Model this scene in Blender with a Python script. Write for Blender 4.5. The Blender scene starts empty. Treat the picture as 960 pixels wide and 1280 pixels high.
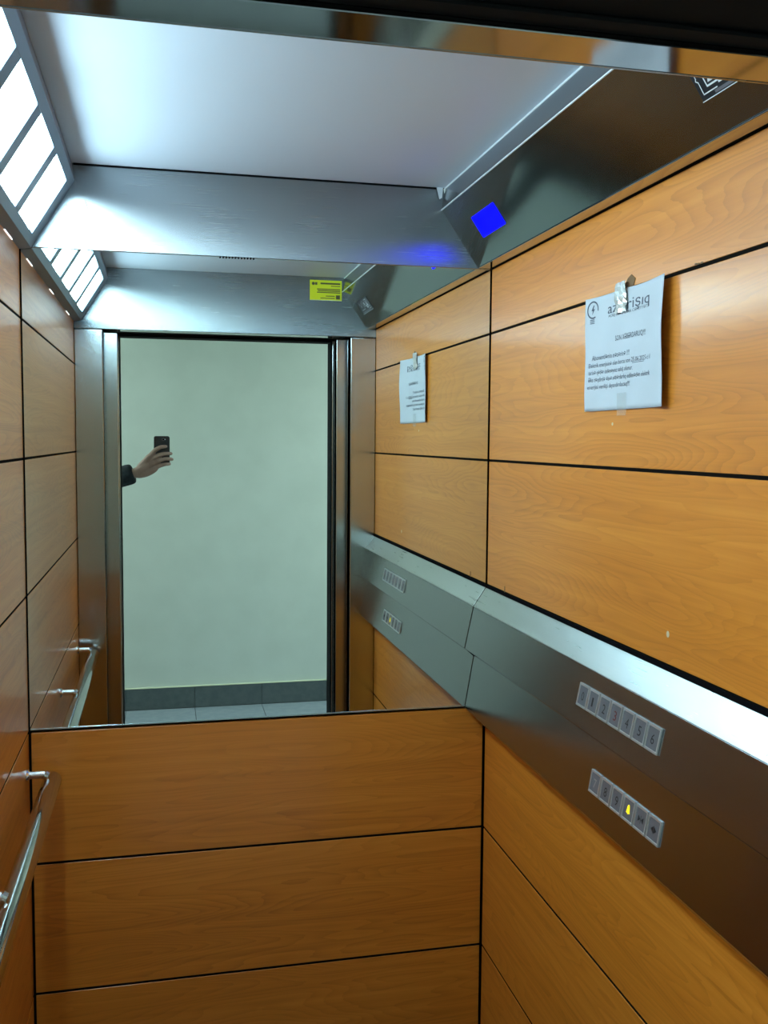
import bpy, bmesh, math, random
from mathutils import Vector, Matrix
random.seed(7)
SC = bpy.context.scene
COL = SC.collection

# ---------------------------------------------------------------- camera, world, exposure
CAM = Vector((0.0, 0.0, 1.606))
YAW, PITCH, ROLL, FPX = 0.2243, -0.0732, 0.00756, 1207.9
cy, sy, cp, sp = math.cos(YAW), math.sin(YAW), math.cos(PITCH), math.sin(PITCH)
FWD = Vector((sy*cp, cy*cp, sp)); RGT0 = Vector((cy, -sy, 0)); UPV0 = RGT0.cross(FWD)
RGT = math.cos(ROLL)*RGT0 + math.sin(ROLL)*UPV0
UPV = -math.sin(ROLL)*RGT0 + math.cos(ROLL)*UPV0
cam_data = bpy.data.cameras.new('camera')
cam = bpy.data.objects.new('camera', cam_data); COL.objects.link(cam)
cam_data.sensor_fit = 'VERTICAL'; cam_data.sensor_height = 24.0
cam_data.lens = FPX/1280*24.0
cam_data.clip_start = 0.004
mw = Matrix((RGT, UPV, -FWD)).transposed().to_4x4(); mw.translation = CAM
cam.matrix_world = mw
SC.camera = cam

world = bpy.data.worlds.new('world'); SC.world = world; world.use_nodes = True
world.node_tree.nodes['Background'].inputs[0].default_value = (0.02, 0.022, 0.025, 1)
world.node_tree.nodes['Background'].inputs[1].default_value = 1.0

SC.view_settings.view_transform = 'Standard'
SC.view_settings.look = 'None'
SC.view_settings.gamma = 1.0
SC.view_settings.use_curve_mapping = False
SC.view_settings.exposure = 0.0
SC.cycles.max_bounces = 14
SC.cycles.glossy_bounces = 9
SC.cycles.diffuse_bounces = 5
SC.cycles.use_denoising = True
SC.cycles.sample_clamp_indirect = 6.0
SC.cycles.caustics_reflective = True

LAMP = 37.0            # radiance of the cab lamp diffusers
HALL = 33.0            # radiance of the unseen corridor lamps, added to light the hall

# ---------------------------------------------------------------- key dimensions (metres)
XL, XR = -0.3075, 0.7925          # cab side walls
YB, YF = 2.302, 0.972             # cab back wall / mirror plane, inner face of front wall
ZC = 2.217                        # cab ceiling
SEAM = [1.8735, 1.560, 1.2465, 0.933, 0.6195, 0.306, 0.0]
YW = -1.225                       # corridor wall behind the camera
YL0, YL1 = 0.70, 0.80             # landing frame

# ---------------------------------------------------------------- material helpers
def new_mat(name):
    m = bpy.data.materials.new(name); m.use_nodes = True
    nt = m.node_tree; b = nt.nodes['Principled BSDF']
    return m, nt, b
def N(nt, t, **kw):
    n = nt.nodes.new(t)
    for k, v in kw.items(): setattr(n, k, v)
    return n
def math_node(nt, op, a, b=None, c=None):
    n = N(nt, 'ShaderNodeMath', operation=op)
    for i, v in enumerate((a, b, c)):
        if v is None: continue
        if isinstance(v, (int, float)): n.inputs[i].default_value = v
        else: nt.links.new(v, n.inputs[i])
    return n.outputs[0]
def plain(name, col, rough=0.5, metal=0.0, spec=0.5, emit=None, estr=0.0, coat=0.0):
    m, nt, b = new_mat(name)
    b.inputs['Base Color'].default_value = (*col, 1)
    b.inputs['Roughness'].default_value = rough
    b.inputs['Metallic'].default_value = metal
    b.inputs['Specular IOR Level'].default_value = spec
    b.inputs['Coat Weight'].default_value = coat
    if emit:
        b.inputs['Emission Color'].default_value = (*emit, 1)
        b.inputs['Emission Strength'].default_value = estr
    return m
def mottled(name, c1, c2, scale=8.0, rough=0.6, spec=0.4, bump=0.0, detail=6):
    m, nt, b = new_mat(name)
    g = N(nt, 'ShaderNodeNewGeometry')
    n = N(nt, 'ShaderNodeTexNoise'); n.inputs['Scale'].default_value = scale; n.inputs['Detail'].default_value = detail
    nt.links.new(g.outputs['Position'], n.inputs['Vector'])
    r = N(nt, 'ShaderNodeValToRGB')
    r.color_ramp.elements[0].position = 0.35; r.color_ramp.elements[0].color = (*c1, 1)
    r.color_ramp.elements[1].position = 0.65; r.color_ramp.elements[1].color = (*c2, 1)
    nt.links.new(n.outputs['Fac'], r.inputs['Fac']); nt.links.new(r.outputs['Color'], b.inputs['Base Color'])
    b.inputs['Roughness'].default_value = rough; b.inputs['Specular IOR Level'].default_value = spec
    if bump:
        bp = N(nt, 'ShaderNodeBump'); bp.inputs['Strength'].default_value = bump; bp.inputs['Distance'].default_value = 0.002
        nt.links.new(n.outputs['Fac'], bp.inputs['Height']); nt.links.new(bp.outputs['Normal'], b.inputs['Normal'])
    return m
def steel(name, col=(0.56, 0.57, 0.57), rough=0.22, aniso=0.0, tangent=None, brush=(1, 1, 60), var=0.06):
    """brushed stainless: fine streaks in roughness and tone along one world axis"""
    m, nt, b = new_mat(name)
    g = N(nt, 'ShaderNodeNewGeometry')
    mp = N(nt, 'ShaderNodeMapping'); mp.inputs['Scale'].default_value = brush
    nt.links.new(g.outputs['Position'], mp.inputs['Vector'])
    n = N(nt, 'ShaderNodeTexNoise'); n.inputs['Scale'].default_value = 9.0; n.inputs['Detail'].default_value = 5
    nt.links.new(mp.outputs['Vector'], n.inputs['Vector'])
    n2 = N(nt, 'ShaderNodeTexNoise'); n2.inputs['Scale'].default_value = 7.0; n2.inputs['Detail'].default_value = 4
    nt.links.new(g.outputs['Position'], n2.inputs['Vector'])
    f = math_node(nt, 'ADD', math_node(nt, 'MULTIPLY', n.outputs['Fac'], 0.6), math_node(nt, 'MULTIPLY', n2.outputs['Fac'], 0.4))
    r = N(nt, 'ShaderNodeMapRange'); r.inputs['From Min'].default_value = 0.3; r.inputs['From Max'].default_value = 0.7
    r.inputs['To Min'].default_value = rough*(1-2.5*var); r.inputs['To Max'].default_value = rough*(1+2.5*var)
    nt.links.new(f, r.inputs['Value']); nt.links.new(r.outputs['Result'], b.inputs['Roughness'])
    mx = N(nt, 'ShaderNodeMix', data_type='RGBA')
    mx.inputs['A'].default_value = (*[c*(1-var) for c in col], 1); mx.inputs['B'].default_value = (*[min(1, c*(1+var)) for c in col], 1)
    nt.links.new(f, mx.inputs['Factor']); nt.links.new(mx.outputs['Result'], b.inputs['Base Color'])
    b.inputs['Metallic'].default_value = 1.0
    if aniso:
        b.inputs['Anisotropic'].default_value = aniso
        c = N(nt, 'ShaderNodeCombineXYZ')
        for i in range(3): c.inputs[i].default_value = tangent[i]
        nt.links.new(c.outputs[0], b.inputs['Tangent'])
    return m
def wood(name, rough=0.43, tint=1.0):
    """orange laminate, grain runs along x+y (level on every wall), z across it"""
    m, nt, b = new_mat(name)
    g = N(nt, 'ShaderNodeNewGeometry'); s = N(nt, 'ShaderNodeSeparateXYZ')
    nt.links.new(g.outputs['Position'], s.inputs[0])
    oi = N(nt, 'ShaderNodeObjectInfo')
    u = math_node(nt, 'ADD', math_node(nt, 'ADD', s.outputs[0], s.outputs[1]), math_node(nt, 'MULTIPLY', oi.outputs['Random'], 37.0))
    v = math_node(nt, 'ADD', s.outputs[2], math_node(nt, 'MULTIPLY', oi.outputs['Random'], 11.0))
    def vec(su, sv, off=0.0):
        c = N(nt, 'ShaderNodeCombineXYZ')
        nt.links.new(math_node(nt, 'MULTIPLY_ADD', u, su, off), c.inputs[0])
        nt.links.new(math_node(nt, 'MULTIPLY', v, sv), c.inputs[1]); return c.outputs[0]
    def noise(vv, sc, det, dist=0.0):
        n = N(nt, 'ShaderNodeTexNoise'); n.inputs['Scale'].default_value = sc; n.inputs['Detail'].default_value = det
        n.inputs['Distortion'].default_value = dist; nt.links.new(vv, n.inputs['Vector']); return n.outputs['Fac']
    broad = noise(vec(0.75, 6.5), 1.35, 1.5, 0.25)          # slow field whose contour lines give cathedral arches
    wob = noise(vec(5, 60, 3.0), 1.0, 4.0)
    ring = math_node(nt, 'ADD', math_node(nt, 'MULTIPLY', broad, 34.0), math_node(nt, 'MULTIPLY', wob, 0.8))
    saw = math_node(nt, 'FRACT', ring)
    line = math_node(nt, 'POWER', saw, 2.2)                 # growth rings: soft rise, sharp dark edge
    streak = noise(vec(1.1, 60, 9.0), 1.0, 4.0)
    fine = noise(vec(9, 300, 5.0), 1.0, 3.0)
    patch = noise(vec(0.5, 4.0, 20.0), 1.6, 2.0)
    str_amt = noise(vec(0.6, 3.0, 40.0), 1.3, 2.0)
    t = math_node(nt, 'ADD', math_node(nt, 'MULTIPLY', math_node(nt, 'MULTIPLY', line, 0.31), str_amt), math_node(nt, 'MULTIPLY', streak, 0.58))
    t = math_node(nt, 'ADD', t, math_node(nt, 'MULTIPLY', fine, 0.18))
    t = math_node(nt, 'ADD', t, math_node(nt, 'MULTIPLY', patch, 0.40))
    r = N(nt, 'ShaderNodeValToRGB'); e = r.color_ramp.elements
    c0, c1, c2 = (0.80, 0.298, 0.034), (0.68, 0.226, 0.019), (0.44, 0.126, 0.008)
    e[0].position = 0.36; e[0].color = (*[c*tint for c in c0], 1)
    e[1].position = 1.0; e[1].color = (*[c*tint for c in c2], 1)
    k = e.new(0.62); k.color = (*[c*tint for c in c1], 1)
    nt.links.new(t, r.inputs['Fac']); nt.links.new(r.outputs['Color'], b.inputs['Base Color'])
    rr = N(nt, 'ShaderNodeMapRange'); rr.inputs['To Min'].default_value = rough*0.95; rr.inputs['To Max'].default_value = rough*1.05
    nt.links.new(streak, rr.inputs['Value']); nt.links.new(rr.outputs['Result'], b.inputs['Roughness'])
    b.inputs['Specular IOR Level'].default_value = 0.55
    b.inputs['Coat Weight'].default_value = 0.45; b.inputs['Coat Roughness'].default_value = 0.16
    return m

M = {}
M['wood'] = wood('orange_laminate')
M['backing'] = plain('dark_backing', (0.008, 0.007, 0.006), 1.0, spec=0.02)
M['steel_v'] = steel('steel_brushed_upright', rough=0.20, aniso=0.6, tangent=(1, 0, 0), brush=(60, 60, 1), var=0.02)
M['steel_back'] = steel('steel_brushed_header', col=(0.325, 0.345, 0.355), rough=0.27, aniso=0.94, tangent=(1, 0, 0), brush=(1, 1, 60), var=0.01)
M['steel_cornice'] = steel('steel_dark_satin', col=(0.26, 0.31, 0.35), rough=0.11, brush=(2, 2, 2), var=0.03)
M['steel_lip'] = steel('steel_polished', col=(0.43, 0.43, 0.43), rough=0.09, brush=(4, 4, 4))
M['steel_panel'] = steel('steel_panel_satin', col=(0.34, 0.355, 0.385), rough=0.22, brush=(1, 1, 8), var=0.02)
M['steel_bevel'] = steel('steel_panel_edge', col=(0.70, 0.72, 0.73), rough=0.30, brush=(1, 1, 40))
M['ceiling'] = steel('ceiling_satin_sheet', col=(0.60, 0.66, 0.74), rough=0.50, brush=(1, 1, 1), var=0.02)
M['ceiling'].node_tree.nodes['Principled BSDF'].inputs['Metallic'].default_value = 0.15
M['lamp_grey'] = plain('lamp_frame_grey', (0.22, 0.30, 0.38), 0.40, 0.30)
M['lamp_lip'] = plain('lamp_lip_grey', (0.20, 0.21, 0.25), 0.45, 0.3)
M['diffuser'] = plain('lamp_diffuser', (0.9, 0.95, 1.0), 0.5, emit=(0.60, 0.88, 1.0), estr=LAMP)
M['slot'] = plain('lamp_slot_glow', (0.9, 0.95, 1.0), 0.5, emit=(0.95, 0.98, 1.0), estr=3.0)
M['mirror'] = plain('silvered_glass', (0.81, 0.88, 0.85), 0.0, 1.0)
M['mirror_edge'] = plain('mirror_bevel', (0.55, 0.66, 0.62), 0.15, 0.8)
M['chrome'] = plain('chrome', (0.90, 0.92, 0.93), 0.20, 1.0)
M['strip'] = steel('steel_strip', col=(0.40, 0.42, 0.44), rough=0.24, brush=(2, 2, 2), var=0.03)
M['edge'] = plain('edge_highlight_pale', (0.85, 0.90, 0.92), 0.45, 0.6)  # pale colour that carries the highlight of the strip edges
M['rail'] = steel('rail_satin_chrome', col=(0.50, 0.49, 0.48), rough=0.085, brush=(3, 3, 3), var=0.02)
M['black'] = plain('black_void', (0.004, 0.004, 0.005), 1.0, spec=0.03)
M['rubber'] = plain('black_rubber', (0.008, 0.009, 0.010), 0.8, spec=0.08)
M['paper'] = plain('white_paper', (0.56, 0.60, 0.64), 0.75, spec=0.2)
M['ink'] = plain('grey_ink', (0.10, 0.11, 0.14), 0.8, spec=0.1)
M['tape'] = plain('clear_tape', (0.62, 0.66, 0.60), 0.12, spec=0.8)
M['tape_foil'] = plain('crumpled_tape', (0.75, 0.76, 0.72), 0.12, 0.4)
M['hole'] = plain('bare_core', (0.20, 0.11, 0.05), 0.9)
M['yellow'] = plain('yellow_sticker', (0.80, 0.84, 0.02), 0.5)
M['sticker_ink'] = plain('sticker_ink', (0.10, 0.10, 0.04), 0.7)
M['blue'] = plain('blue_screen', (0.0, 0.0, 0.01), 0.6, spec=0.1, emit=(0.0, 0.0, 1.0), estr=7.0)
M['sign_black'] = plain('sign_black', (0.012, 0.016, 0.022), 0.3)
M['sign_white'] = plain('sign_white', (0.75, 0.80, 0.82), 0.5)
M['btn_frame'] = plain('button_bright_rim', (0.72, 0.75, 0.77), 0.28, 0.75)
M['btn_face'] = plain('button_grey_face', (0.20, 0.205, 0.235), 0.35, 0.4)
M['btn_ink'] = plain('button_dark_ink', (0.015, 0.014, 0.016), 0.6)
M['btn_pale'] = plain('button_pale_ink', (0.45, 0.40, 0.40), 0.6)
M['btn_red'] = plain('button_red_ink', (0.16, 0.02, 0.025), 0.6)  # dark red colour of one number, without emission
M['btn_bell'] = plain('button_bell_light', (0.7, 0.6, 0.02), 0.5, emit=(1.0, 0.80, 0.01), estr=1.0)
M['floor'] = mottled('cab_floor_vinyl', (0.030, 0.030, 0.032), (0.055, 0.054, 0.055), 60, 0.35)
M['hall_wall'] = mottled('hall_paint', (0.61, 0.66, 0.62), (0.65, 0.70, 0.66), 5, 0.6, bump=0.05)
M['hall_white'] = plain('hall_ceiling_paint', (0.75, 0.76, 0.74), 0.8)
M['base_tile'] = mottled('skirting_tile', (0.085, 0.105, 0.115), (0.11, 0.13, 0.14), 30, 0.45)
M['base_cap'] = plain('skirting_cap_cream', (0.74, 0.76, 0.58), 0.5)
M['hall_tile'] = mottled('hall_tile_grey', (0.27, 0.32, 0.38), (0.33, 0.38, 0.43), 20, 0.35)
M['grout'] = plain('grout', (0.10, 0.11, 0.12), 0.9)
M['hall_fill'] = plain('hall_fill_glow', (0.9, 0.9, 0.9), 0.5, emit=(0.82, 1.0, 0.96), estr=HALL)  # emission of the added corridor lamps
M['skin'] = mottled('skin', (0.30, 0.180, 0.145), (0.35, 0.215, 0.175), 25, 0.5)
M['jacket'] = mottled('navy_jacket_cloth', (0.010, 0.016, 0.022), (0.018, 0.026, 0.034), 90, 0.8)
M['trousers'] = mottled('dark_trousers_cloth', (0.015, 0.015, 0.02), (0.025, 0.025, 0.03), 90, 0.85)
M['shoe'] = plain('black_shoe', (0.012, 0.012, 0.012), 0.4)
M['hair'] = plain('dark_hair', (0.015, 0.011, 0.008), 0.5)
M['phone'] = plain('phone_slate', (0.028, 0.034, 0.042), 0.30)
M['glass_dark'] = plain('phone_glass', (0.004, 0.004, 0.005), 0.05)
M['scratch'] = plain('scratch_dark', (0.10, 0.11, 0.12), 0.5, 0.6)
M['chip'] = plain('pale_chip', (0.66, 0.52, 0.33), 0.7)

# ---------------------------------------------------------------- object helpers
def base_of(p):
    v = Vector((0, 0, 0))
    while p is not None:
        v = v + p.location; p = p.parent
    return v
def obj(name, bm, mat, parent=None, smooth=False, **props):
    """link a bmesh (built in world coordinates) as ONE object; a child keeps its parent's base as origin"""
    off = base_of(parent)
    if off.length: bmesh.ops.translate(bm, verts=bm.verts, vec=-off)
    me = bpy.data.meshes.new(name); bm.to_mesh(me); bm.free()
    if mat: me.materials.append(mat)
    if smooth:
        for p in me.polygons: p.use_smooth = True
    o = bpy.data.objects.new(name, me); COL.objects.link(o)
    if parent: o.parent = parent
    for k, v in props.items(): o[k] = v
    return o
def thing(name, label, cat, loc, group=None):
    o = bpy.data.objects.new(name, None); COL.objects.link(o)
    o.location = loc; o.empty_display_size = 0.05
    o['label'] = label; o['category'] = cat
    if group: o['group'] = group
    return o
def tag(o, label, cat, group=None):
    o['label'] = label; o['category'] = cat
    if group: o['group'] = group
    return o
def struct(o, label, cat):
    o['kind'] = 'structure'; o['label'] = label; o['category'] = cat
    return o
def bevel(bm, w, seg=2):
    bmesh.ops.bevel(bm, geom=list(bm.edges), offset=w, segments=seg, affect='EDGES', profile=0.5)
    return bm
def box(x0, x1, y0, y1, z0, z1, bv=0.0, seg=2, bm=None):
    own = bmesh.new()
    vs = [own.verts.new((x, y, z)) for x in (x0, x1) for y in (y0, y1) for z in (z0, z1)]
    for f in ((0, 1, 3, 2), (4, 6, 7, 5), (0, 4, 5, 1), (2, 3, 7, 6), (0, 2, 6, 4), (1, 5, 7, 3)):
        own.faces.new([vs[i] for i in f])
    if bv: bevel(own, bv, seg)
    bmesh.ops.recalc_face_normals(own, faces=own.faces)
    if bm is None: return own
    return join(bm, own)
def join(dst, src):
    tmp = bpy.data.meshes.new('tmp'); src.to_mesh(tmp); src.free(); dst.from_mesh(tmp); bpy.data.meshes.remove(tmp)
    return dst
def obox(o, a, b, c, da, db, dc, bv=0.0, seg=2):
    """box in an own frame: origin o, unit axes a b c, ranges da db dc"""
    bm = box(da[0], da[1], db[0], db[1], dc[0], dc[1], bv, seg)
    for v in bm.verts: v.co = o + a*v.co.x + b*v.co.y + c*v.co.z
    bmesh.ops.recalc_face_normals(bm, faces=bm.faces)
    return bm
def extrude_y(prof, y0, y1, bv=0.0):
    """closed (x,z) outline swept along y"""
    bm = bmesh.new()
    a = [bm.verts.new((x, y0, z)) for x, z in prof]; b = [bm.verts.new((x, y1, z)) for x, z in prof]
    n = len(prof)
    bm.faces.new(a); bm.faces.new(b[::-1])
    for i in range(n): bm.faces.new((a[i], b[i], b[(i+1) % n], a[(i+1) % n]))
    bmesh.ops.recalc_face_normals(bm, faces=bm.faces)
    if bv:
        bevel(bm, bv, 2); bmesh.ops.recalc_face_normals(bm, faces=bm.faces)
    return bm
def tube(pts, rad, seg=20, caps=True):
    bm = bmesh.new(); rings = []
    if isinstance(rad, (int, float)): rad = [rad]*len(pts)
    pts = [Vector(p) for p in pts]
    for i, p in enumerate(pts):
        t = (pts[min(i+1, len(pts)-1)] - pts[max(i-1, 0)]).normalized()
        up = Vector((0, 0, 1)) if abs(t.z) < 0.9 else Vector((1, 0, 0))
        s = t.cross(up).normalized(); w = s.cross(t)
        rings.append([bm.verts.new(p + rad[i]*(math.cos(2*math.pi*k/seg)*s + math.sin(2*math.pi*k/seg)*w)) for k in range(seg)])
    for a, b in zip(rings, rings[1:]):
        for k in range(seg): bm.faces.new((a[k], a[(k+1) % seg], b[(k+1) % seg], b[k]))
    if caps:
        bm.faces.new(rings[0]); bm.faces.new(rings[-1])
    bmesh.ops.recalc_face_normals(bm, faces=bm.faces)
    return bm
def text_bm(s, o, right, up, width=None, size=0.01, warp=None):
    """flat lettering: baseline starts at o, runs along right"""
    c = bpy.data.curves.new('lettering', 'FONT'); c.body = s; c.size = 1.0; c.resolution_u = 2
    t = bpy.data.objects.new('lettering', c); COL.objects.link(t)
    bpy.context.view_layer.update()
    me = bpy.data.meshes.new_from_object(t.evaluated_get(bpy.context.evaluated_depsgraph_get()))
    bpy.data.objects.remove(t); bpy.data.curves.remove(c)
    bm = bmesh.new(); bm.from_mesh(me); bpy.data.meshes.remove(me)
    x0 = min(v.co.x for v in bm.verts); x1 = max(v.co.x for v in bm.verts)
    kx = (width/(x1-x0)) if width else size
    for v in bm.verts:
        v.co = o + right*((v.co.x-x0)*kx) + up*(v.co.y*size)
    return bm
def flat(pts):
    bm = bmesh.new(); bm.faces.new([bm.verts.new(p) for p in pts]); return bm
def strip(pts, w, nrm):
    """thin drawn line as a flat ribbon facing nrm"""
    bm = bmesh.new(); pts = [Vector(p) for p in pts]
    for a, b in zip(pts, pts[1:]):
        d = (b-a).normalized(); s = d.cross(nrm).normalized()*(w/2); e = d*(w/2)
        bm.faces.new([bm.verts.new(q) for q in (a-e-s, b+e-s, b+e+s, a-e+s)])
    return bm
def poly_slab(pts, nrm, h):
    """flat outline with a little thickness towards nrm"""
    bm = bmesh.new(); n = len(pts)
    a = [bm.verts.new(p) for p in pts]; b = [bm.verts.new(Vector(p)+nrm*h) for p in pts]
    bm.faces.new(a); bm.faces.new(b[::-1])
    for i in range(n): bm.faces.new((a[i], b[i], b[(i+1) % n], a[(i+1) % n]))
    bmesh.ops.recalc_face_normals(bm, faces=bm.faces)
    return bm
X, Y, Z = Vector((1, 0, 0)), Vector((0, 1, 0)), Vector((0, 0, 1))

# ================================================================= SETTING: the cab
G = 0.0031                      # half of a joint
def panelled(name, label, axis, zlist, back):
    w = struct(obj(name, back, M['backing']), label, 'wall')
    for z0, z1 in zlist:
        if axis == 'L': bm = box(XL-0.012, XL, YF+0.002, YB-0.005, z0+G, z1-G, 0.0006, 1)
        if axis == 'R': bm = box(XR, XR+0.012, YF+0.002, YB-0.005, z0+G, z1-G, 0.0006, 1)
        if axis == 'B': bm = box(XL+0.005, XR-0.005, YB, YB+0.012, z0+G, z1-G, 0.0006, 1)
        obj('wood_panel', bm, M['wood'], w)
        if z0 > 0.01:
            if axis == 'L': bm = box(XL-0.012, XL-0.0012, YF+0.002, YB-0.005, z0-G, z0+G)
            if axis == 'R': bm = box(XR+0.0012, XR+0.012, YF+0.002, YB-0.005, z0-G, z0+G)
            if axis == 'B': bm = box(XL+0.005, XR-0.005, YB+0.0012, YB+0.012, z0-G, z0+G)
            obj('joint_strip', bm, M['backing'], w)
    return w
side = [(SEAM[i+1], SEAM[i]) for i in range(6)]
wl = panelled('wall_left', 'left cab wall of orange wood panels behind the handrail', 'L', [(SEAM[0], 2.060)]+side,
              box(XL-0.06, XL-0.011, YF-0.07, YB+0.06, 0, 2.35))
wr = panelled('wall_right', 'right cab wall of orange wood panels with the button console and notice', 'R', [(SEAM[0], 2.060)]+side,
              box(XR+0.011, XR+0.06, YF-0.07, YB+0.06, 0, 2.35))
wb = panelled('wall_back', 'back cab wall of orange wood panels below the mirror', 'B', [(SEAM[4], SEAM[3]), (SEAM[5], SEAM[4]), (SEAM[6], SEAM[5])],
              box(XL-0.011, XR+0.011, YB+0.011, YB+0.06, 0, 2.35))
hd = obj('header_panel', box(XL, XR, YB-0.004, YB+0.010, 2.0285, ZC+0.03, 0.0012, 1), M['steel_back'], wb, label='brushed steel panel above the mirror')
slots = bmesh.new()
for k in range(12):
    x = 0.130 + k*0.0070
    obj('vent_slot', box(x, x+0.0036, YB-0.0045, YB-0.0005, 2.0262, 2.0292), M['black'], wb)
obj('ceiling_shadow_line', box(-0.19, 0.668, YB-0.0075, YB-0.0035, ZC-0.0030, ZC), M['black'], wb)  # black strip standing in for the shadow line under the ceiling
# faint scratches in the header panel
for pts in (((-0.205, 2.125), (-0.198, 2.112), (-0.195, 2.098)), ((-0.195, 2.090), (-0.192, 2.078), (-0.1905, 2.062)),
            ((-0.165, 2.135), (-0.158, 2.11), (-0.155, 2.08))):
    obj('scratch', strip([(x, YB-0.0043, z) for x, z in pts], 0.0012, Y), M['scratch'], wb)

fl = struct(obj('floor', box(XL-0.06, XR+0.06, YF-0.27, YB+0.06, -0.05, 0.0), M['floor']), 'dark grey floor of the lift cab', 'floor')
ce = struct(obj('ceiling', box(XL-0.06, XR+0.06, YF-0.07, YB+0.06, ZC, ZC+0.05), M['ceiling']), 'plain satin ceiling sheet of the cab', 'ceiling')

# front wall of the cab (seen in the mirror): two steel pillars and a header with a polished underside
wf = struct(obj('wall_front', box(XL, XR, YF-0.068, YF-0.004, 2.012, ZC+0.03), M['black']), 'steel front wall of the cab around its doorway', 'wall')
obj('header_panel', box(XL, XR, YF-0.006, YF, 1.999, ZC+0.02, 0.0012, 1), M['steel_back'], wf)
obj('header_underside', box(XL, XR, YF-0.068, YF-0.0065, 1.999, 2.012, 0.001, 1), M['steel_lip'], wf)
obj('pillar', box(XL, -0.2095, YF-0.045, YF, 0, 1.9965, 0.0030, 3), M['steel_v'], wf)
obj('pillar', box(0.6955, XR, YF-0.062, YF, 0, 1.9965, 0.0030, 3), M['steel_v'], wf)
# door gear space over the gap between cab and landing
tr = struct(obj('trim_1', box(XL-0.06, XR+0.06, YL1-0.0, YF-0.069, 2.005, 2.25), M['rubber']), 'black door gear housing above the cab threshold', 'trim')
obj('door_track', box(XL-0.05, XR+0.05, 0.865, 0.885, 2.000, 2.005, 0.002, 1), M['rubber'], tr)

# landing door frame
df = struct(obj('door_1', box(XL-0.10, XR+0.10, YL0, YL1, 2.000, 2.10, 0.002, 1), M['rubber']), 'steel landing door frame facing the corridor', 'door')
obj('jamb', box(-0.295, -0.162, YL0, YL1, 0, 2.000, 0.002, 2), M['steel_v'], df)
obj('jamb', box(0.654, 0.90, YL0, YL1, 0, 2.000, 0.002, 2), M['steel_v'], df)
obj('jamb_seal', box(0.6495, 0.654, YL0+0.012, YL1-0.012, 0, 1.995, 0.001, 1), M['rubber'], df)
obj('jamb_seal', box(-0.162, -0.1585, YL0+0.012, YL1-0.012, 0, 1.995, 0.001, 1), M['rubber'], df)
obj('lintel_seal', box(-0.162, 0.654, YL0+0.01, YL1-0.01, 1.9945, 2.000, 0.001, 1), M['rubber'], df)
obj('door_leaf', box(0.652, 0.85, 0.870, 0.908, 0.01, 1.993, 0.002, 2), M['steel_v'], df)
obj('door_leaf', box(-0.36, -0.161, 0.870, 0.912, 0.01, 1.993, 0.002, 2), M['steel_v'], df)
obj('door_sill', box(-0.30, 0.80, YL1, YF-0.03, -0.004, 0.002), M['steel_lip'], df)

# corridor
wlnd = struct(obj('wall_landing', box(-2.2, XL+0.0, YL0, YL0+0.15, 0, 2.6), M['hall_wall']), 'painted corridor wall that holds the landing door', 'wall')
obj('wall_piece', box(0.80, 3.0, YL0+0.005, YL0+0.13, 0, 2.6), M['hall_wall'], wlnd)
obj('wall_piece', box(XL, 0.80, YL0+0.005, YL0+0.13, 2.10, 2.6), M['hall_wall'], wlnd)
wc = struct(obj('wall_corridor', box(-2.2, 3.0, YW-0.1, YW, 0, 2.6), M['hall_wall']), 'pale green corridor wall seen through the doorway in the mirror', 'wall')
we = struct(obj('wall_corridor_left', box(-2.3, -2.2, YW-0.1, YL0+0.15, 0, 2.6), M['hall_wall']), 'left end wall of the corridor', 'wall')
we2 = struct(obj('wall_corridor_right', box(3.0, 3.1, YW-0.1, YL0+0.15, 0, 2.6), M['hall_wall']), 'right end wall of the corridor', 'wall')
hc = struct(obj('ceiling_corridor', box(-2.3, 3.1, YW-0.1, YL0+0.15, 2.6, 2.7), M['hall_white']), 'white corridor ceiling', 'ceiling')
hf = struct(obj('floor_corridor', box(-2.3, 3.1, YW-0.1, YF-0.27, -0.06, -0.004), M['grout']), 'grey tiled corridor floor', 'floor')
bb = struct(obj('baseboard_corridor', box(-2.2, 3.0, YW, YW+0.004, 0.0, 0.128), M['grout']), 'dark grey tile skirting with a cream cap on the corridor wall', 'baseboard')
tile_me = None
for i in range(-3, 5):
    x0 = 0.170 + 0.4*i
    for j in range(5):
        y0 = YW + 0.012 + 0.4*j; y1 = min(y0+0.397, YF-0.27)
        obj('floor_tile', box(x0+0.0015, x0+0.3985, y0+0.0015, y1, -0.012, 0.0, 0.001, 1), M['hall_tile'], hf)
    obj('skirting_tile', box(x0+0.0012, x0+0.3988, YW, YW+0.011, 0.001, 0.127, 0.001, 1), M['base_tile'], bb)
obj('skirting_cap', box(-2.2, 3.0, YW, YW+0.013, 0.1275, 0.1335, 0.001, 1), M['base_cap'], bb)

for xl_, lab in ((2.1, 'unseen added corridor fill lamp right of the landing door'), (-1.5, 'unseen added corridor fill lamp left of the landing door')):  # unseen lamps, added to light the corridor in the mirror
    fill_lamp = thing('ceiling_light', lab, 'lamp', (xl_, -0.25, 2.6), 'added corridor fill lamps')
    obj('fill_lamp_body', box(xl_-0.3, xl_+0.3, -0.55, 0.05, 2.562, 2.60, 0.004, 2), M['hall_white'], fill_lamp)
    obj('diffuser', box(xl_-0.28, xl_+0.28, -0.53, 0.03, 2.556, 2.5625, 0.002, 1), M['hall_fill'], fill_lamp)

# ================================================================= MIRROR
mi = thing('wall_mirror', 'large frameless mirror filling the upper back wall of the cab', 'mirror', (0.2425, YB, 0.936))
obj('mirror_glass', box(XL+0.003, XR-0.003, YB, YB+0.005, 0.9400, 2.040), M['mirror'], mi)
obj('mirror_edge', box(XL+0.003, XR-0.003, YB-0.0006, YB+0.005, 0.9366, 0.9400, 0.0003, 1), M['mirror_edge'], mi)

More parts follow.
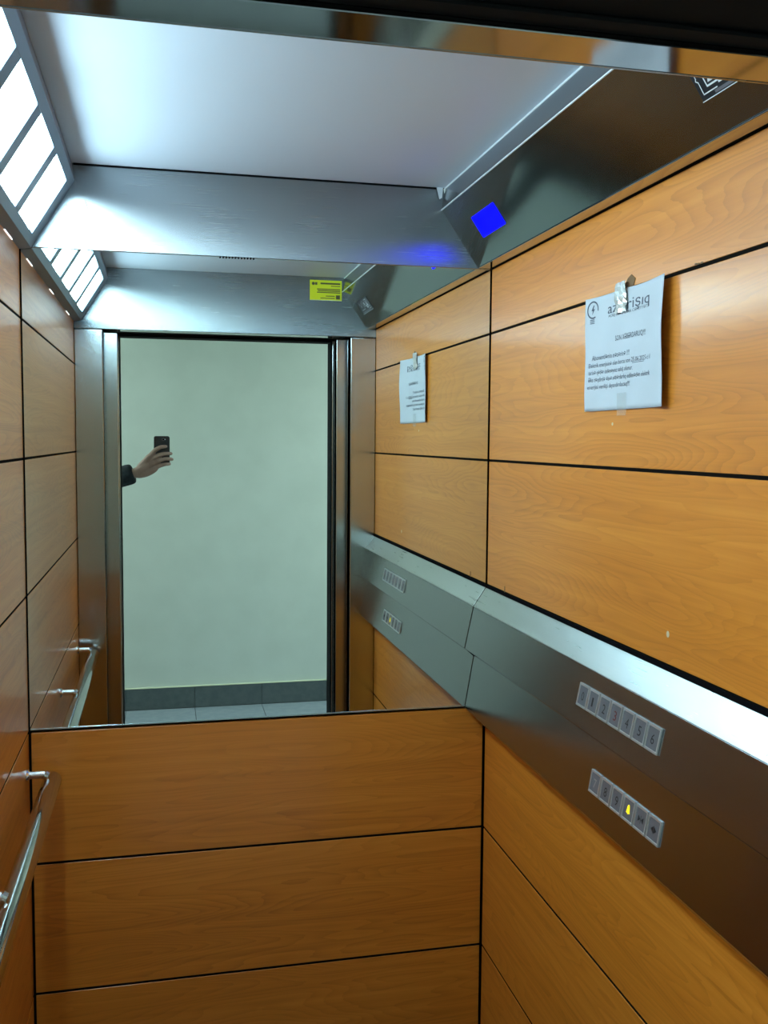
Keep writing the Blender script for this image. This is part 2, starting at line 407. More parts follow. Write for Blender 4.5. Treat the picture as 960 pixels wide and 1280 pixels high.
# ================================================================= CAB LAMP (sloped, along the left wall)
B0 = Vector((-0.2825, 0, 2.0275)); C0 = Vector((-0.1875, 0, 2.1800))
SL = (C0-B0); SLEN = SL.length; SL.normalize()           # up the slope
NL = Vector((SL.z, 0, -SL.x))                            # out of the lamp face (towards the cab)
cl = thing('ceiling_light', 'long sloped cab lamp with five white panes over the left wall', 'lamp', (XL, YF, 2.0235))
REC = 0.009
Bi = B0 - NL*0.012; Ci = C0 - NL*0.012
obj('housing', extrude_y([(XL, 2.0235), (B0.x, B0.z-0.0005), (Bi.x+0.0005, Bi.z), (Ci.x, Ci.z), (C0.x-0.001, C0.z+0.0005), (-0.1935, ZC), (XL, ZC)], YF, YB-0.004), M['lamp_lip'], cl)
PW, BW = 0.198, 0.046
Y1 = 2.232; Y0 = Y1 - 5*PW - 4*BW
def slope_box(y0, y1, s0, s1, n0, n1, bv=0.0006):
    return obox(B0, Y, SL, NL, (y0, y1), (s0, s1), (n0, n1), bv, 1)
S0, S1 = 0.0215, SLEN-0.0215
obj('frame_rail', slope_box(YF, YB-0.004, 0.0, S0, -0.012, 0.0), M['lamp_grey'], cl)
obj('frame_rail', slope_box(YF, YB-0.004, S1, SLEN, -0.012, 0.0), M['lamp_grey'], cl)
obj('frame_end', slope_box(Y1, YB-0.004, S0, S1, -0.012, 0.0), M['lamp_grey'], cl)
obj('frame_end', slope_box(YF, Y0, S0, S1, -0.012, 0.0), M['lamp_grey'], cl)
for k in range(5):
    a = Y0 + k*(PW+BW)
    obj('diffuser', slope_box(a, a+PW, S0, S1, -0.0118, -REC, 0.0), M['diffuser'], cl)
    if k < 4: obj('frame_bar', slope_box(a+PW, a+PW+BW, S0, S1, -0.012, 0.0), M['lamp_grey'], cl)
for yc in (2.14, 1.675, 1.20):
    obj('light_slot', box(XL+0.0004, XL+0.0016, yc-0.05, yc+0.05, 2.0226, 2.0240), M['slot'], cl)

# ================================================================= RIGHT CORNICE
E0 = Vector((0.6625, 0, 2.1645)); E1 = Vector((0.7555, 0, 2.0325))
co = thing('steel_cornice', 'sloped dark steel cornice along the top of the right wall', 'panel', (XR, YF, 2.031))
obj('sloped_panel', extrude_y([(0.7870, 2.0325), (E1.x, E1.z), (E0.x, E0.z), (0.70, ZC), (0.7870, ZC)], YF, YB-0.004, 0.0009), M['steel_cornice'], co, label='dark sloping steel face with a polished underside')
obj('underside_lip', box(E1.x+0.0005, 0.7868, YF, YB-0.004, 2.0300, 2.0322, 0.0006, 1), M['steel_lip'], co)
obj('upright_strip', extrude_y([(0.6615, 2.1655), (0.6655, 2.1655), (0.6735, ZC), (0.6690, ZC)], YF, YB-0.004, 0.0006), M['strip'], co, label='pale narrow steel strip up to the ceiling')
EN = (E1-E0).normalized(); NC = Vector((-abs(EN.z), 0, -abs(EN.x))).normalized()   # faces the cab, downwards
ds = thing('floor_display', 'small blue glowing display screen on the dark steel cornice', 'screen', (0.708, 2.086, 2.098))
DS = EN
dO = E0 + NC*0.0003
obj('screen', obox(dO, Y, DS, NC, (2.013, 2.160), (0.055, 0.1075), (-0.003, 0.0016), 0.0006, 1), M['blue'], ds)
obj('bezel', obox(dO, Y, DS, NC, (2.0115, 2.1615), (0.0535, 0.109), (-0.003, 0.0008), 0.0004, 1), M['sign_black'], ds)

# safety sign on the cornice
obj('edge_highlight', tube([(0.6688, YF+0.002, ZC-0.0016), (0.6688, YB-0.006, ZC-0.0016)], 0.0020, 10), M['edge'], co)  # pale rods put in for the bright highlights along the strip edges
obj('edge_highlight', tube([(0.6612, YF+0.002, 2.1648), (0.6612, YB-0.006, 2.1648)], 0.0017, 10), M['edge'], co)
obj('wall_gap_shadow', box(0.7870, XR-0.0001, YF+0.002, YB-0.0045, 2.0285, 2.0320), M['black'], co)  # black strip standing in for the shadow in the gap at the wall
sg = thing('safety_sign', 'black plate with white fire warning pictograms on the steel cornice', 'sign', (0.712, 1.15, 2.093))
obj('plate', obox(dO, Y, DS, NC, (1.065, 1.231), (0.060, 0.112), (0.0, 0.0012), 0.0003, 1), M['sign_black'], sg)
def sgp(y, s, h=0.0018): return dO + Y*y + DS*s + NC*h
obj('plate_edge', strip([sgp(1.231, 0.1118), sgp(1.065, 0.1118)], 0.0012, NC), M['sign_white'], sg)
obj('pictogram', strip([sgp(1.222, 0.063), sgp(1.222, 0.080), sgp(1.2245, 0.083), sgp(1.2205, 0.086), sgp(1.2215, 0.1035), sgp(1.190, 0.1035)], 0.0016, NC), M['sign_white'], sg)
obj('pictogram', strip([sgp(1.207, 0.068), sgp(1.207, 0.096), sgp(1.180, 0.096), sgp(1.180, 0.068), sgp(1.207, 0.068)], 0.0024, NC), M['sign_white'], sg)
obj('pictogram', poly_slab([sgp(1.202, 0.092), sgp(1.185, 0.092), sgp(1.190, 0.084), sgp(1.1935, 0.072), sgp(1.197, 0.084)], NC, 0.0003), M['sign_white'], sg)
obj('pictogram', poly_slab([sgp(1.183, 0.100), sgp(1.174, 0.100), sgp(1.172, 0.090), sgp(1.179, 0.088)], NC, 0.0003), M['sign_white'], sg)
obj('pictogram', poly_slab([sgp(1.160, 0.074), sgp(1.152, 0.076), sgp(1.155, 0.086), sgp(1.162, 0.086)], NC, 0.0003), M['sign_white'], sg)
obj('pictogram', strip([sgp(1.168, 0.066), sgp(1.168, 0.090), sgp(1.146, 0.090), sgp(1.146, 0.066)], 0.0015, NC), M['sign_white'], sg)
obj('pictogram', strip([sgp(1.134, 0.066), sgp(1.134, 0.098), sgp(1.085, 0.098)], 0.0018, NC), M['sign_white'], sg)
obj('pictogram', strip([sgp(1.120, 0.070), sgp(1.104, 0.088), sgp(1.088, 0.070)], 0.0018, NC), M['sign_white'], sg)
obj('text_band', strip([sgp(1.196, 0.1075), sgp(1.085, 0.1075)], 0.0042, NC), M['btn_face'], sg)

# yellow sticker on the front header (seen in the mirror)
st = thing('warning_sticker', 'yellow printed sticker on the steel header over the doorway, seen in the mirror', 'sticker', (0.598, YF, 2.168))
obj('sheet', box(0.538, 0.659, YF, YF+0.0006, 2.130, 2.205), M['yellow'], st)
obj('print_line', box(0.5385, 0.6585, YF+0.0006, YF+0.0008, 2.1303, 2.1318), M['sign_white'], st)
for (x0, x1, z, h) in ((0.578, 0.653, 2.193, 0.006), (0.618, 0.653, 2.184, 0.003), (0.565, 0.653, 2.172, 0.0035), (0.568, 0.653, 2.166, 0.0035),
                       (0.565, 0.653, 2.160, 0.0035), (0.598, 0.632, 2.147, 0.003), (0.578, 0.632, 2.139, 0.003)):
    obj('print_line', box(x0, x1, YF+0.0006, YF+0.0008, z-h/2, z+h/2), M['sticker_ink'], st)
obj('print_mark', tube([(0.551, YF+0.0006, 2.192), (0.551, YF+0.0009, 2.192)], 0.006, 14), M['sticker_ink'], st)
obj('print_mark', box(0.558, 0.566, YF+0.0006, YF+0.0008, 2.187, 2.197), M['sticker_ink'], st)
obj('print_mark', box(0.637, 0.652, YF+0.0006, YF+0.0008, 2.136, 2.151), M['sticker_ink'], st)

# white tape tab in the ceiling corner
tt = thing('tape_tab', 'scrap of white tape stuck in the far right ceiling corner', 'tape', (0.664, YB-0.006, 2.20))
obj('flap', poly_slab([(0.647, YB-0.007, ZC), (0.6635, YB-0.007, ZC), (0.661, YB-0.009, 2.193), (0.654, YB-0.009, 2.189)], -Y, 0.0008), M['paper'], tt)
obj('flap', poly_slab([(0.665, YB-0.007, ZC-0.002), (0.6745, YB-0.012, ZC-0.002), (0.680, YB-0.012, 2.188), (0.668, YB-0.009, 2.197)], -Y, 0.0008), M['tape'], tt)

# ================================================================= BUTTON CONSOLE on the right wall
T0, T1, U1, L0, L1, W1 = (XR, 1.2425), (0.7585, 1.193), (0.7365, 1.086), (0.7610, 1.063), (0.7385, 0.934), (XR, 0.882)
cp_ = thing('control_console', 'long steel button console running along the right wood wall', 'control panel', (XR, YF, 0.884))
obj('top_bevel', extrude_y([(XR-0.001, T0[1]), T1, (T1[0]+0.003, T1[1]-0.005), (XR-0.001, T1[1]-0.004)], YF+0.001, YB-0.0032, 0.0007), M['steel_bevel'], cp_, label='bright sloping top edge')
obj('upper_panel', extrude_y([(T1[0], T1[1]-0.0006), U1, (U1[0]+0.004, U1[1]-0.003), (L0[0]+0.006, L0[1]+0.006), (XR-0.001, L0[1]+0.006), (XR-0.001, T1[1]-0.0050), (T1[0]+0.003, T1[1]-0.0055)], YF+0.001, YB-0.0032, 0.0007), M['steel_panel'], cp_)
obj('lower_panel', extrude_y([(L0[0], L0[1]+0.005), (L1[0], L1[1]), (L1[0]+0.004, L1[1]-0.0035), (XR-0.001, W1[1]), (XR-0.001, L0[1]+0.005)], YF+0.001, YB-0.0032, 0.0007), M['steel_panel'], cp_)
obj('end_gap_shade', extrude_y([(XR-0.001, T0[1]-0.002), (T1[0]+0.001, T1[1]-0.001), (U1[0]+0.0012, U1[1]), (L0[0]+0.0012, L0[1]), (L1[0]+0.0012, L1[1]), (XR-0.001, W1[1]+0.002)], YB-0.0032, YB-0.0003), M['black'], cp_)  # black filler standing in for the dark gap before the mirror
obj('top_gap_shade', box(XR-0.0045, XR-0.0001, YF+0.002, YB-0.0035, 1.2400, 1.2475), M['black'], cp_)  # black strip standing in for the shaded gap above the bevel
def row(p0, p1, ys, syms, s_mid, hgt, wid):
    A = Vector((p0[0], 0, p0[1])); Bv = Vector((p1[0], 0, p1[1])); d = (Bv-A).normalized(); nr = Vector((d.z, 0, -d.x))
    if nr.x > 0: nr = -nr
    dn = -d                                     # up along the panel
    for yc, s in zip(ys, syms):
        c = A + d*s_mid + Y*yc
        fr = bmesh.new(); hw, hh, t, th = wid/2, hgt/2, 0.0042, 0.0036
        for da, db in (((-hw, hw), (hh-t, hh)), ((-hw, hw), (-hh, -hh+t)), ((-hw, -hw+t*0.8), (-hh+t, hh-t)), ((hw-t*0.8, hw), (-hh+t, hh-t))):
            join(fr, obox(c, Y, dn, nr, da, db, (0.0001, th), 0.0006, 1))
        b = obj('button', fr, M['btn_frame'], cp_, **({'label': 'button with a lit yellow bell'} if s == 'bell' else {}))
        obj('button_face', obox(c, Y, dn, nr, (-hw+t*0.8, hw-t*0.8), (-hh+t, hh-t), (0.0001, 0.0022), 0.0, 1), M['btn_face'], b)
        o = c + nr*0.0026
        if s == 'bell':
            pr = [(0.0, 0.010), (0.003, 0.008), (0.0045, 0.003), (0.0050, -0.003), (0.0075, -0.0065), (0.002, -0.0065), (0.0, -0.0095), (-0.002, -0.0065), (-0.0075, -0.0065), (-0.0050, -0.003), (-0.0045, 0.003), (-0.003, 0.008)]
            obj('bell_symbol', poly_slab([o - Y*a*0.85 + dn*q*0.85 for a, q in pr], nr, 0.0003), M['btn_bell'], b)
        elif s in ('close', 'open'):
            q = bmesh.new()
            for sg_ in (-1, 1):
                tip, bas = (0.0018, 0.0085) if s == 'close' else (0.0085, 0.0018)
                join(q, poly_slab([o + Y*sg_*tip, o + Y*sg_*bas + dn*0.005, o + Y*sg_*bas - dn*0.005], nr, 0.0003))
            join(q, strip([o + dn*0.006, o - dn*0.006], 0.0011, nr))
            obj('arrow_symbol', q, M['btn_ink'], b)
        else:
            bm = text_bm(s, o + Y*0.0055 - dn*0.009, -Y, dn, width=0.0105 if s != '1' else 0.006, size=0.0235)
            obj('number', bm, M['btn_pale'] if s == '7' else (M['btn_red'] if s == '3' else M['btn_ink']), b)
PU = 0.0434
row(T1, U1, [1.639-PU*(k+0.5) for k in range(7)], ['0', '1', '2', '3', '4', '5', '6'], 0.0515, 0.0425, 0.0402)
PLo = 0.0425
row(L0, L1, [1.583-PLo*(k+0.5) for k in range(6)], ['7', '8', '9', 'bell', 'close', 'open'], 0.066, 0.0410, 0.0392)
# ================================================================= HANDRAIL on the left wall
rx, rz, rr = -0.254, 0.829, 0.0205
hr = thing('handrail', 'round chrome handrail along the left wood wall', 'handrail', (XL, 1.64, rz))
ys = [1.000, 1.003, 1.010, 1.016] + [2.264, 2.270, 2.277, 2.280]
rs = [rr*0.55, rr*0.8, rr*0.96, rr] + [rr, rr*0.96, rr*0.8, rr*0.55]
obj('rail', tube([(rx, y, rz) for y in ys], rs, 32), M['rail'], hr, smooth=True)
for yb in (2.238, 1.640, 1.040):
    b = obj('bracket', tube([(XL+0.004, yb, 0.853), (rx-0.012, yb, 0.853)], 0.0088, 20), M['chrome'], hr, smooth=False)
    obj('bracket_base', tube([(XL, yb, 0.853), (XL+0.003, yb, 0.853), (XL+0.007, yb, 0.853), (XL+0.008, yb, 0.853)], [0.0135, 0.0135, 0.0115, 0.008], 24), M['chrome'], b)
    obj('bracket_tip', tube([(rx-0.013, yb, 0.853), (rx-0.006, yb, 0.849)], [0.0105, 0.0105], 16), M['chrome'], b)

# ================================================================= NOTICE on the right wall
PY0, PZ1, PWD, PHT = 1.7245, 1.8755, 0.303, 0.2105
def lift(s, t):
    r = max(0.0, (s-0.72)/0.28)
    l = max(0.0, (0.16-s)/0.16)
    return 0.0022 + 0.012*r**1.6*(0.85+0.35*math.sin(3.0*t+0.3)) + 0.008*l**1.5*(1.0-0.5*t) + 0.0012*math.sin(5*s+2*t)**2 + 0.0007*math.sin(17*s+9*t)
def pp(s, t, h=0.0):
    return Vector((XR - lift(s, t) - h, PY0 - s*PWD, PZ1 - t*PHT))
pa = thing('paper_notice', 'white printed electricity notice taped to the right wood wall', 'paper', (XR, PY0-PWD/2, PZ1-PHT))
bm = bmesh.new(); NU, NV = 44, 26
g = [[bm.verts.new(pp(i/NU, j/NV)) for j in range(NV+1)] for i in range(NU+1)]
for i in range(NU):
    for j in range(NV): bm.faces.new((g[i][j], g[i][j+1], g[i+1][j+1], g[i+1][j]))
bmesh.ops.recalc_face_normals(bm, faces=bm.faces)
po = obj('sheet', bm, M['paper'], pa, smooth=True)
sm = po.modifiers.new('thickness', 'SOLIDIFY'); sm.thickness = 0.0002; sm.offset = 0
def paper_text(s, s0, s1, t, h):
    bm = text_bm(s, Vector((s0, t, 0)), X, Vector((0, -1, 0)), width=(s1-s0), size=h)
    for v in bm.verts: v.co = pp(v.co.x, v.co.y, 0.0005)
    return obj('print_line', bm, M['ink'], pa)
paper_text('azərişıq', 0.27, 0.79, 0.172, 0.128)
paper_text('AÇIQ SƏHMDAR CƏMİYYƏTİ', 0.28, 0.78, 0.205, 0.033)
paper_text('SON XƏBƏRDARLIQ!!!', 0.37, 0.745, 0.415, 0.062)
paper_text('Abonentlərin nəzərinə !!!', 0.08, 0.56, 0.552, 0.062)
paper_text('Elektrik enerjisinə olan borcu son 25.06.2025-ci il', 0.045, 0.82, 0.615, 0.055)
paper_text('tarixə qədər ödəməyiniz xahiş olunur.', 0.045, 0.60, 0.678, 0.055)
paper_text('Əks təqdirdə əlavə xəbərdarlıq edilmədən elektrik', 0.045, 0.82, 0.742, 0.055)
paper_text('enerjisi verilişi dayandırılacaq!!!', 0.035, 0.57, 0.805, 0.055)
obj('underline', box(0.595, 0.735, 0.622, 0.626, 0, 0.0001), M['ink'], None)
o = bpy.data.objects['underline']
for v in o.data.vertices: v.co = pp(v.co.x, v.co.y, 0.0005) - pa.location
o.parent = pa
def paper_ring(cx, cyy, ra, rb, w, a0, a1, n=26):
    pts = [(cx + ra*math.cos(a0+(a1-a0)*k/n), cyy + rb*math.sin(a0+(a1-a0)*k/n)) for k in range(n+1)]
    bm = bmesh.new()
    for (x0, y0), (x1, y1) in zip(pts, pts[1:]):
        k0 = 1-w
        q = [(x0, y0), (x1, y1), (cx+(x1-cx)*k0, cyy+(y1-cyy)*k0), (cx+(x0-cx)*k0, cyy+(y0-cyy)*k0)]
        bm.faces.new([bm.verts.new(pp(a, b, 0.0005)) for a, b in q])
    return bm
obj('bulb_logo', paper_ring(0.082, 0.105, 0.060, 0.078, 0.17, -5.2, 0.2), M['ink'], pa)
for t in (0.188, 0.203, 0.218):
    bm = bmesh.new(); bm.faces.new([bm.verts.new(pp(a, b, 0.0005)) for a, b in ((0.052, t), (0.098, t), (0.098, t+0.008), (0.052, t+0.008))])
    obj('bulb_logo', bm, M['ink'], pa)
bm = bmesh.new()
bm.faces.new([bm.verts.new(pp(a, b, 0.0005)) for a, b in ((0.088, 0.065), (0.065, 0.112), (0.080, 0.112), (0.072, 0.150), (0.102, 0.098), (0.086, 0.098), (0.098, 0.065))])
obj('bulb_logo', bm, M['ink'], pa)
# tapes holding it
def tape_patch(name, s0, s1, t0, t1, mat, crumple, lab):
    bm = bmesh.new(); n = 7
    rnd = random.Random(3)
    g = [[bm.verts.new(pp(min(max(s0+(s1-s0)*i/n, 0), 1), min(max(t0+(t1-t0)*j/n, 0), 1), 0.0007+crumple*rnd.random()) + Z*(-(t0+(t1-t0)*j/n - min(max(t0+(t1-t0)*j/n, 0), 1))*PHT)) for j in range(n+1)] for i in range(n+1)]
    for i in range(n):
        for j in range(n): bm.faces.new((g[i][j], g[i][j+1], g[i+1][j+1], g[i+1][j]))
    bmesh.ops.recalc_face_normals(bm, faces=bm.faces)
    return obj(name, bm, mat, pa, label=lab)
tape_patch('tape', 0.38, 0.52, -0.06, 0.19, M['tape_foil'], 0.0060, 'crumpled shiny tape over the top edge')
tp = M['tape'].copy(); tp.name = 'clear_tape_thin'
b_ = tp.node_tree.nodes['Principled BSDF']; b_.inputs['Alpha'].default_value = 0.22
tape_patch('tape', 0.42, 0.54, 0.86, 1.05, tp, 0.0008, 'strip of clear tape over the bottom edge')
# broken spot in the laminate above the notice and small wear marks on the panels of the right wall
obj('chipped_spot', poly_slab([(XR-0.0002, 1.590, 1.876), (XR-0.0002, 1.574, 1.892), (XR-0.0002, 1.560, 1.897), (XR-0.0002, 1.545, 1.888), (XR-0.0002, 1.551, 1.877)], -X, 0.0008), M['hole'], wr)
def ellipse_mark(y, z, a, b, mat, x=XR):
    obj('wear_mark', poly_slab([(x, y + a*math.cos(k*math.pi/5), z + b*math.sin(k*math.pi/5)) for k in range(10)], -X, 0.0005), mat, wr)
ellipse_mark(1.403, 1.298, 0.0045, 0.0055, M['chip'])
ellipse_mark(2.169, 1.2545, 0.003, 0.009, M['hole'])
ellipse_mark(1.620, 1.640, 0.003, 0.0030, M['chip'])
for y, z in ((1.345, 1.8775), (1.352, 1.8785), (1.335, 1.8775)):
    ellipse_mark(y, z, 0.004, 0.0015, M['hole'])

# ================================================================= PHONE in the hand (at the camera's own place, screen to the holder)
po_ = CAM - FWD*0.0030                       # lens glass stays just behind the viewpoint
ph = thing('phone', 'dark slate phone held up in the outstretched hand, seen in the mirror', 'phone', po_)
pc = po_ - RGT*0.0065 - UPV*(0.0690-0.0150)
body = obox(pc, RGT, UPV, FWD, (-0.0362, 0.0362), (-0.0690, 0.0690), (-0.0095, -0.0015), 0.0, 1)
ve = [e for e in body.edges if abs((e.verts[0].co-e.verts[1].co).normalized().dot(FWD)) > 0.9]
bmesh.ops.bevel(body, geom=ve, offset=0.009, segments=6, affect='EDGES', profile=0.5)
obj('phone_body', body, M['phone'], ph)
obj('lens', tube([po_ - FWD*0.0016, po_ - FWD*0.0006], 0.0060, 20), M['btn_face'], ph)
obj('flash_window', tube([po_ + RGT*0.0085 - FWD*0.0016, po_ + RGT*0.0085 - FWD*0.0004], 0.0022, 14), M['sign_white'], ph)
obj('lens_glass', tube([po_ - FWD*0.0008, po_ - FWD*0.0002], 0.0042, 20), M['glass_dark'], ph)
scr = obox(pc, RGT, UPV, FWD, (-0.0335, 0.0335), (-0.0660, 0.0660), (-0.0099, -0.0094), 0.0, 1)
obj('screen', scr, M['glass_dark'], ph)

# ================================================================= PERSON (only hand and cuff are in view, in the mirror)
def skin_mesh(chains, subdiv=2, voxel=None, smooth_it=0):
    """chains: lists of (point, rx, ry); each chain is one skinned tube; returns a bmesh"""
    out = bmesh.new()
    for ch in chains:
        me = bpy.data.meshes.new('sk')
        me.from_pydata([tuple(c[0]) for c in ch['v']], ch['e'], [])
        o = bpy.data.objects.new('sk', me); COL.objects.link(o)
        md = o.modifiers.new('skin', 'SKIN'); md.use_smooth_shade = True; md.branch_smoothing = 0.4
        for i, c in enumerate(ch['v']):
            me.skin_vertices[0].data[i].radius = (c[1], c[2])
        me.skin_vertices[0].data[0].use_root = True
        sb = o.modifiers.new('sub', 'SUBSURF'); sb.levels = subdiv; sb.render_levels = subdiv
        bpy.context.view_layer.update()
        ev = bpy.data.meshes.new_from_object(o.evaluated_get(bpy.context.evaluated_depsgraph_get()))
        out.from_mesh(ev); bpy.data.objects.remove(o); bpy.data.meshes.remove(me); bpy.data.meshes.remove(ev)
    if voxel:
        me = bpy.data.meshes.new('vx'); out.to_mesh(me); out.free()
        o = bpy.data.objects.new('vx', me); COL.objects.link(o)
        r = o.modifiers.new('r', 'REMESH'); r.mode = 'VOXEL'; r.voxel_size = voxel
        s = o.modifiers.new('s', 'SMOOTH'); s.iterations = smooth_it; s.factor = 0.5
        bpy.context.view_layer.update()
        ev = bpy.data.meshes.new_from_object(o.evaluated_get(bpy.context.evaluated_depsgraph_get()))
        out = bmesh.new(); out.from_mesh(ev); bpy.data.objects.remove(o); bpy.data.meshes.remove(me); bpy.data.meshes.remove(ev)
    return out
def chain(*pts):
    return {'v': [(Vector(p[0]), p[1], p[2] if len(p) > 2 else p[1]) for p in pts], 'e': [(i, i+1) for i in range(len(pts)-1)]}
def yb(x, extra): return -math.tan(YAW)*x*0.97 - 0.004 + extra          # depth of the phone's back at x
pe = thing('person', 'person in a dark jacket reaching one arm with a phone past the door jamb', 'person', (-0.74, -0.25, 0.0))
hand = [
    # forearm, wrist and palm
    chain(((-0.44, -0.030, 1.350), .042, .040), ((-0.30, -0.010, 1.392), .038, .036), ((-0.20, 0.004, 1.426), .031, .029), ((-0.150, 0.013, 1.443), .0275, .0255),
          ((-0.118, 0.016, 1.455), .026, .025), ((-0.085, 0.019, 1.476), .0255), ((-0.060, 0.021, 1.500), .021)),
    chain(((-0.135, 0.014, 1.447), .0230), ((-0.105, 0.015, 1.448), .0235), ((-0.075, 0.018, 1.454), .0225), ((-0.045, 0.021, 1.468), .0185), ((-0.026, 0.023, 1.482), .0140)),
    chain(((-0.120, 0.014, 1.462), .0200), ((-0.092, 0.018, 1.490), .0205), ((-0.065, 0.022, 1.522), .0175), ((-0.045, 0.024, 1.545), .0140)),
    chain(((-0.085, 0.018, 1.470), .0210), ((-0.055, 0.022, 1.490), .0195), ((-0.030, 0.025, 1.510), .0150)),
    chain(((-0.085, 0.016, 1.500), 0.0143), ((-0.055, 0.024, 1.538), 0.0118), ((-0.036, 0.028, 1.559), 0.0109), ((-0.014, 0.026, 1.571), 0.0097), ((0.004, 0.014, 1.5735), 0.0088), ((0.016, 0.0035, 1.574), 0.0069)),
    chain(((-0.075, 0.018, 1.487), 0.0143), ((-0.045, 0.026, 1.520), 0.0124), ((-0.026, 0.030, 1.533), 0.0114), ((0.003, 0.026, 1.540), 0.0099), ((0.026, 0.004, 1.541), 0.0089), ((0.039, -0.009, 1.5405), 0.0074)),
    chain(((-0.070, 0.018, 1.474), 0.0143), ((-0.038, 0.026, 1.500), 0.0122), ((-0.018, 0.030, 1.510), 0.0111), ((0.010, 0.026, 1.5170), 0.0097), ((0.031, 0.003, 1.516), 0.0087), ((0.043, -0.010, 1.513), 0.0072)),
    chain(((-0.072, 0.017, 1.458), 0.0134), ((-0.036, 0.024, 1.478), 0.0113), ((-0.012, 0.027, 1.487), 0.0101), ((0.010, 0.022, 1.4925), 0.0087), ((0.025, 0.003, 1.493), 0.0079), ((0.031, -0.004, 1.492), 0.0066)),
    # thumb on the screen side
    chain(((-0.100, 0.006, 1.472), .018), ((-0.078, -0.012, 1.498), .0150), ((-0.055, -0.024, 1.522), .0118), ((-0.030, -0.026, 1.545), .0105), ((-0.014, -0.0285, 1.558), .0080)),
]
def C3(pts, edges): return {'v': [(Vector(p), a, b) for p, a, b in pts], 'e': edges}
bx, by = -0.74, -0.25
figure = C3([((bx, by, 0.95), .13, .15), ((bx, by, 1.12), .11, .14), ((bx+0.01, by, 1.30), .12, .16), ((bx, by, 1.42), .075, .11), ((bx+0.01, by, 1.50), .052, .052),
             ((bx+0.02, by, 1.575), .064, .060), ((bx+0.03, by, 1.66), .092, .075), ((bx+0.02, by, 1.735), .072, .062),
             ((bx, by+0.17, 1.40), .055, .055), ((bx+0.13, by+0.21, 1.355), .045, .045), ((-0.44, -0.030, 1.350), .040, .038),
             ((bx, by-0.18, 1.40), .055, .055), ((bx-0.02, by-0.23, 1.14), .042, .042), ((bx+0.05, by-0.23, 0.90), .030, .028), ((bx+0.07, by-0.22, 0.81), .034, .016),
             ((bx, by+0.09, 0.86), .085, .085), ((bx+0.02, by+0.10, 0.50), .058, .058), ((bx-0.01, by+0.10, 0.10), .040, .040), ((bx+0.10, by+0.11, 0.035), .040, .030),
             ((bx, by-0.09, 0.86), .085, .085), ((bx+0.02, by-0.10, 0.50), .058, .058), ((bx-0.01, by-0.10, 0.10), .040, .040), ((bx+0.10, by-0.11, 0.035), .040, .030)],
            [(0, 1), (1, 2), (2, 3), (3, 4), (4, 5), (5, 6), (6, 7), (3, 8), (8, 9), (9, 10), (3, 11), (11, 12), (12, 13), (13, 14),
             (0, 15), (15, 16), (16, 17), (17, 18), (0, 19), (19, 20), (20, 21), (21, 22)])
face = [chain(((bx+0.105, by, 1.665), .012), ((bx+0.128, by, 1.640), .011)),                                   # nose
        chain(((bx+0.095, by-0.02, 1.605), .009), ((bx+0.104, by, 1.603), .011), ((bx+0.095, by+0.02, 1.605), .009)),  # lips
        chain(((bx+0.02, by+0.072, 1.66), .010, .02), ((bx+0.010, by+0.086, 1.645), .009, .016)),
        chain(((bx+0.02, by-0.072, 1.66), .010, .02), ((bx+0.010, by-0.086, 1.645), .009, .016))]
body = skin_mesh(hand + [figure] + face, 2, 0.0027, 3)
obj('body', body, M['skin'], pe, smooth=True)
for s in (-1, 1):
    e = bmesh.new(); bmesh.ops.create_uvsphere(e, u_segments=12, v_segments=8, radius=0.011)
    bmesh.ops.translate(e, verts=e.verts, vec=(bx+0.106, by+s*0.030, 1.672)); obj('eye', e, M['sign_white'], pe, smooth=True)
hair = skin_mesh([chain(((bx-0.02, by, 1.60), .062, .060), ((bx-0.03, by, 1.68), .085, .082), ((bx+0.01, by, 1.752), .080, .068), ((bx+0.075, by, 1.752), .030, .055))], 2)
obj('hair', hair, M['hair'], pe, smooth=True)
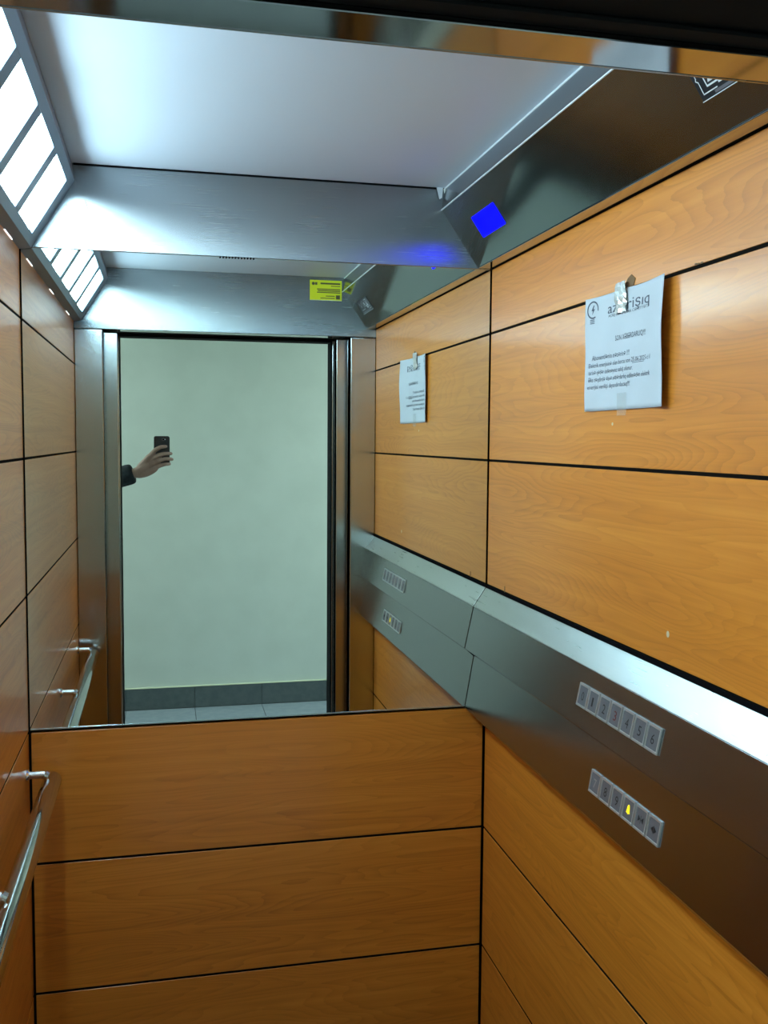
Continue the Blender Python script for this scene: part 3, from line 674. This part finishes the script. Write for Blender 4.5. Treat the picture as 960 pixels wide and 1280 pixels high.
jk = skin_mesh([C3([((bx, by, 0.90), .155, .175), ((bx, by, 1.12), .145, .17), ((bx+0.01, by, 1.30), .150, .185), ((bx, by, 1.42), .095, .13),
                    ((bx, by+0.17, 1.40), .078, .078), ((bx+0.13, by+0.21, 1.355), .070, .070), ((-0.44, -0.030, 1.350), .065, .065), ((-0.30, -0.010, 1.395), .058, .056), ((-0.235, -0.002, 1.418), .054, .052),
                    ((bx, by-0.18, 1.40), .078, .078), ((bx-0.02, by-0.23, 1.14), .064, .064), ((bx+0.04, by-0.23, 0.93), .052, .050)],
                   [(0, 1), (1, 2), (2, 3), (3, 4), (4, 5), (5, 6), (6, 7), (7, 8), (3, 9), (9, 10), (10, 11)]),
                chain(((-0.40, -0.025, 1.362), .055), ((-0.25, -0.004, 1.414), .052), ((-0.190, 0.004, 1.4335), .0515), ((-0.165, 0.006, 1.441), .0535), ((-0.1420, 0.009, 1.4475), .0520), ((-0.1330, 0.010, 1.4505), .0450))], 2, 0.006, 3)
obj('jacket', jk, M['jacket'], pe, smooth=True)
tr_ = skin_mesh([C3([((bx, by, 0.97), .14, .165), ((bx, by, 0.90), .13, .16), ((bx, by+0.09, 0.82), .10, .10), ((bx+0.02, by+0.10, 0.50), .078, .078), ((bx-0.01, by+0.10, 0.08), .062, .062),
                     ((bx, by-0.09, 0.82), .10, .10), ((bx+0.02, by-0.10, 0.50), .078, .078), ((bx-0.01, by-0.10, 0.08), .062, .062)],
                    [(0, 1), (1, 2), (2, 3), (3, 4), (1, 5), (5, 6), (6, 7)])], 2)
obj('trousers', tr_, M['trousers'], pe, smooth=True)
for s in (-1, 1):
    sh = skin_mesh([chain(((bx-0.06, by+s*0.10, 0.046), .040, .042), ((bx+0.04, by+s*0.105, 0.042), .046, .040), ((bx+0.15, by+s*0.112, 0.032), .046, .030), ((bx+0.19, by+s*0.115, 0.030), .03, .026))], 2)
    for v in sh.verts: v.co.z = max(v.co.z, 0.0005)
    obj('shoe', sh, M['shoe'], pe, smooth=True)
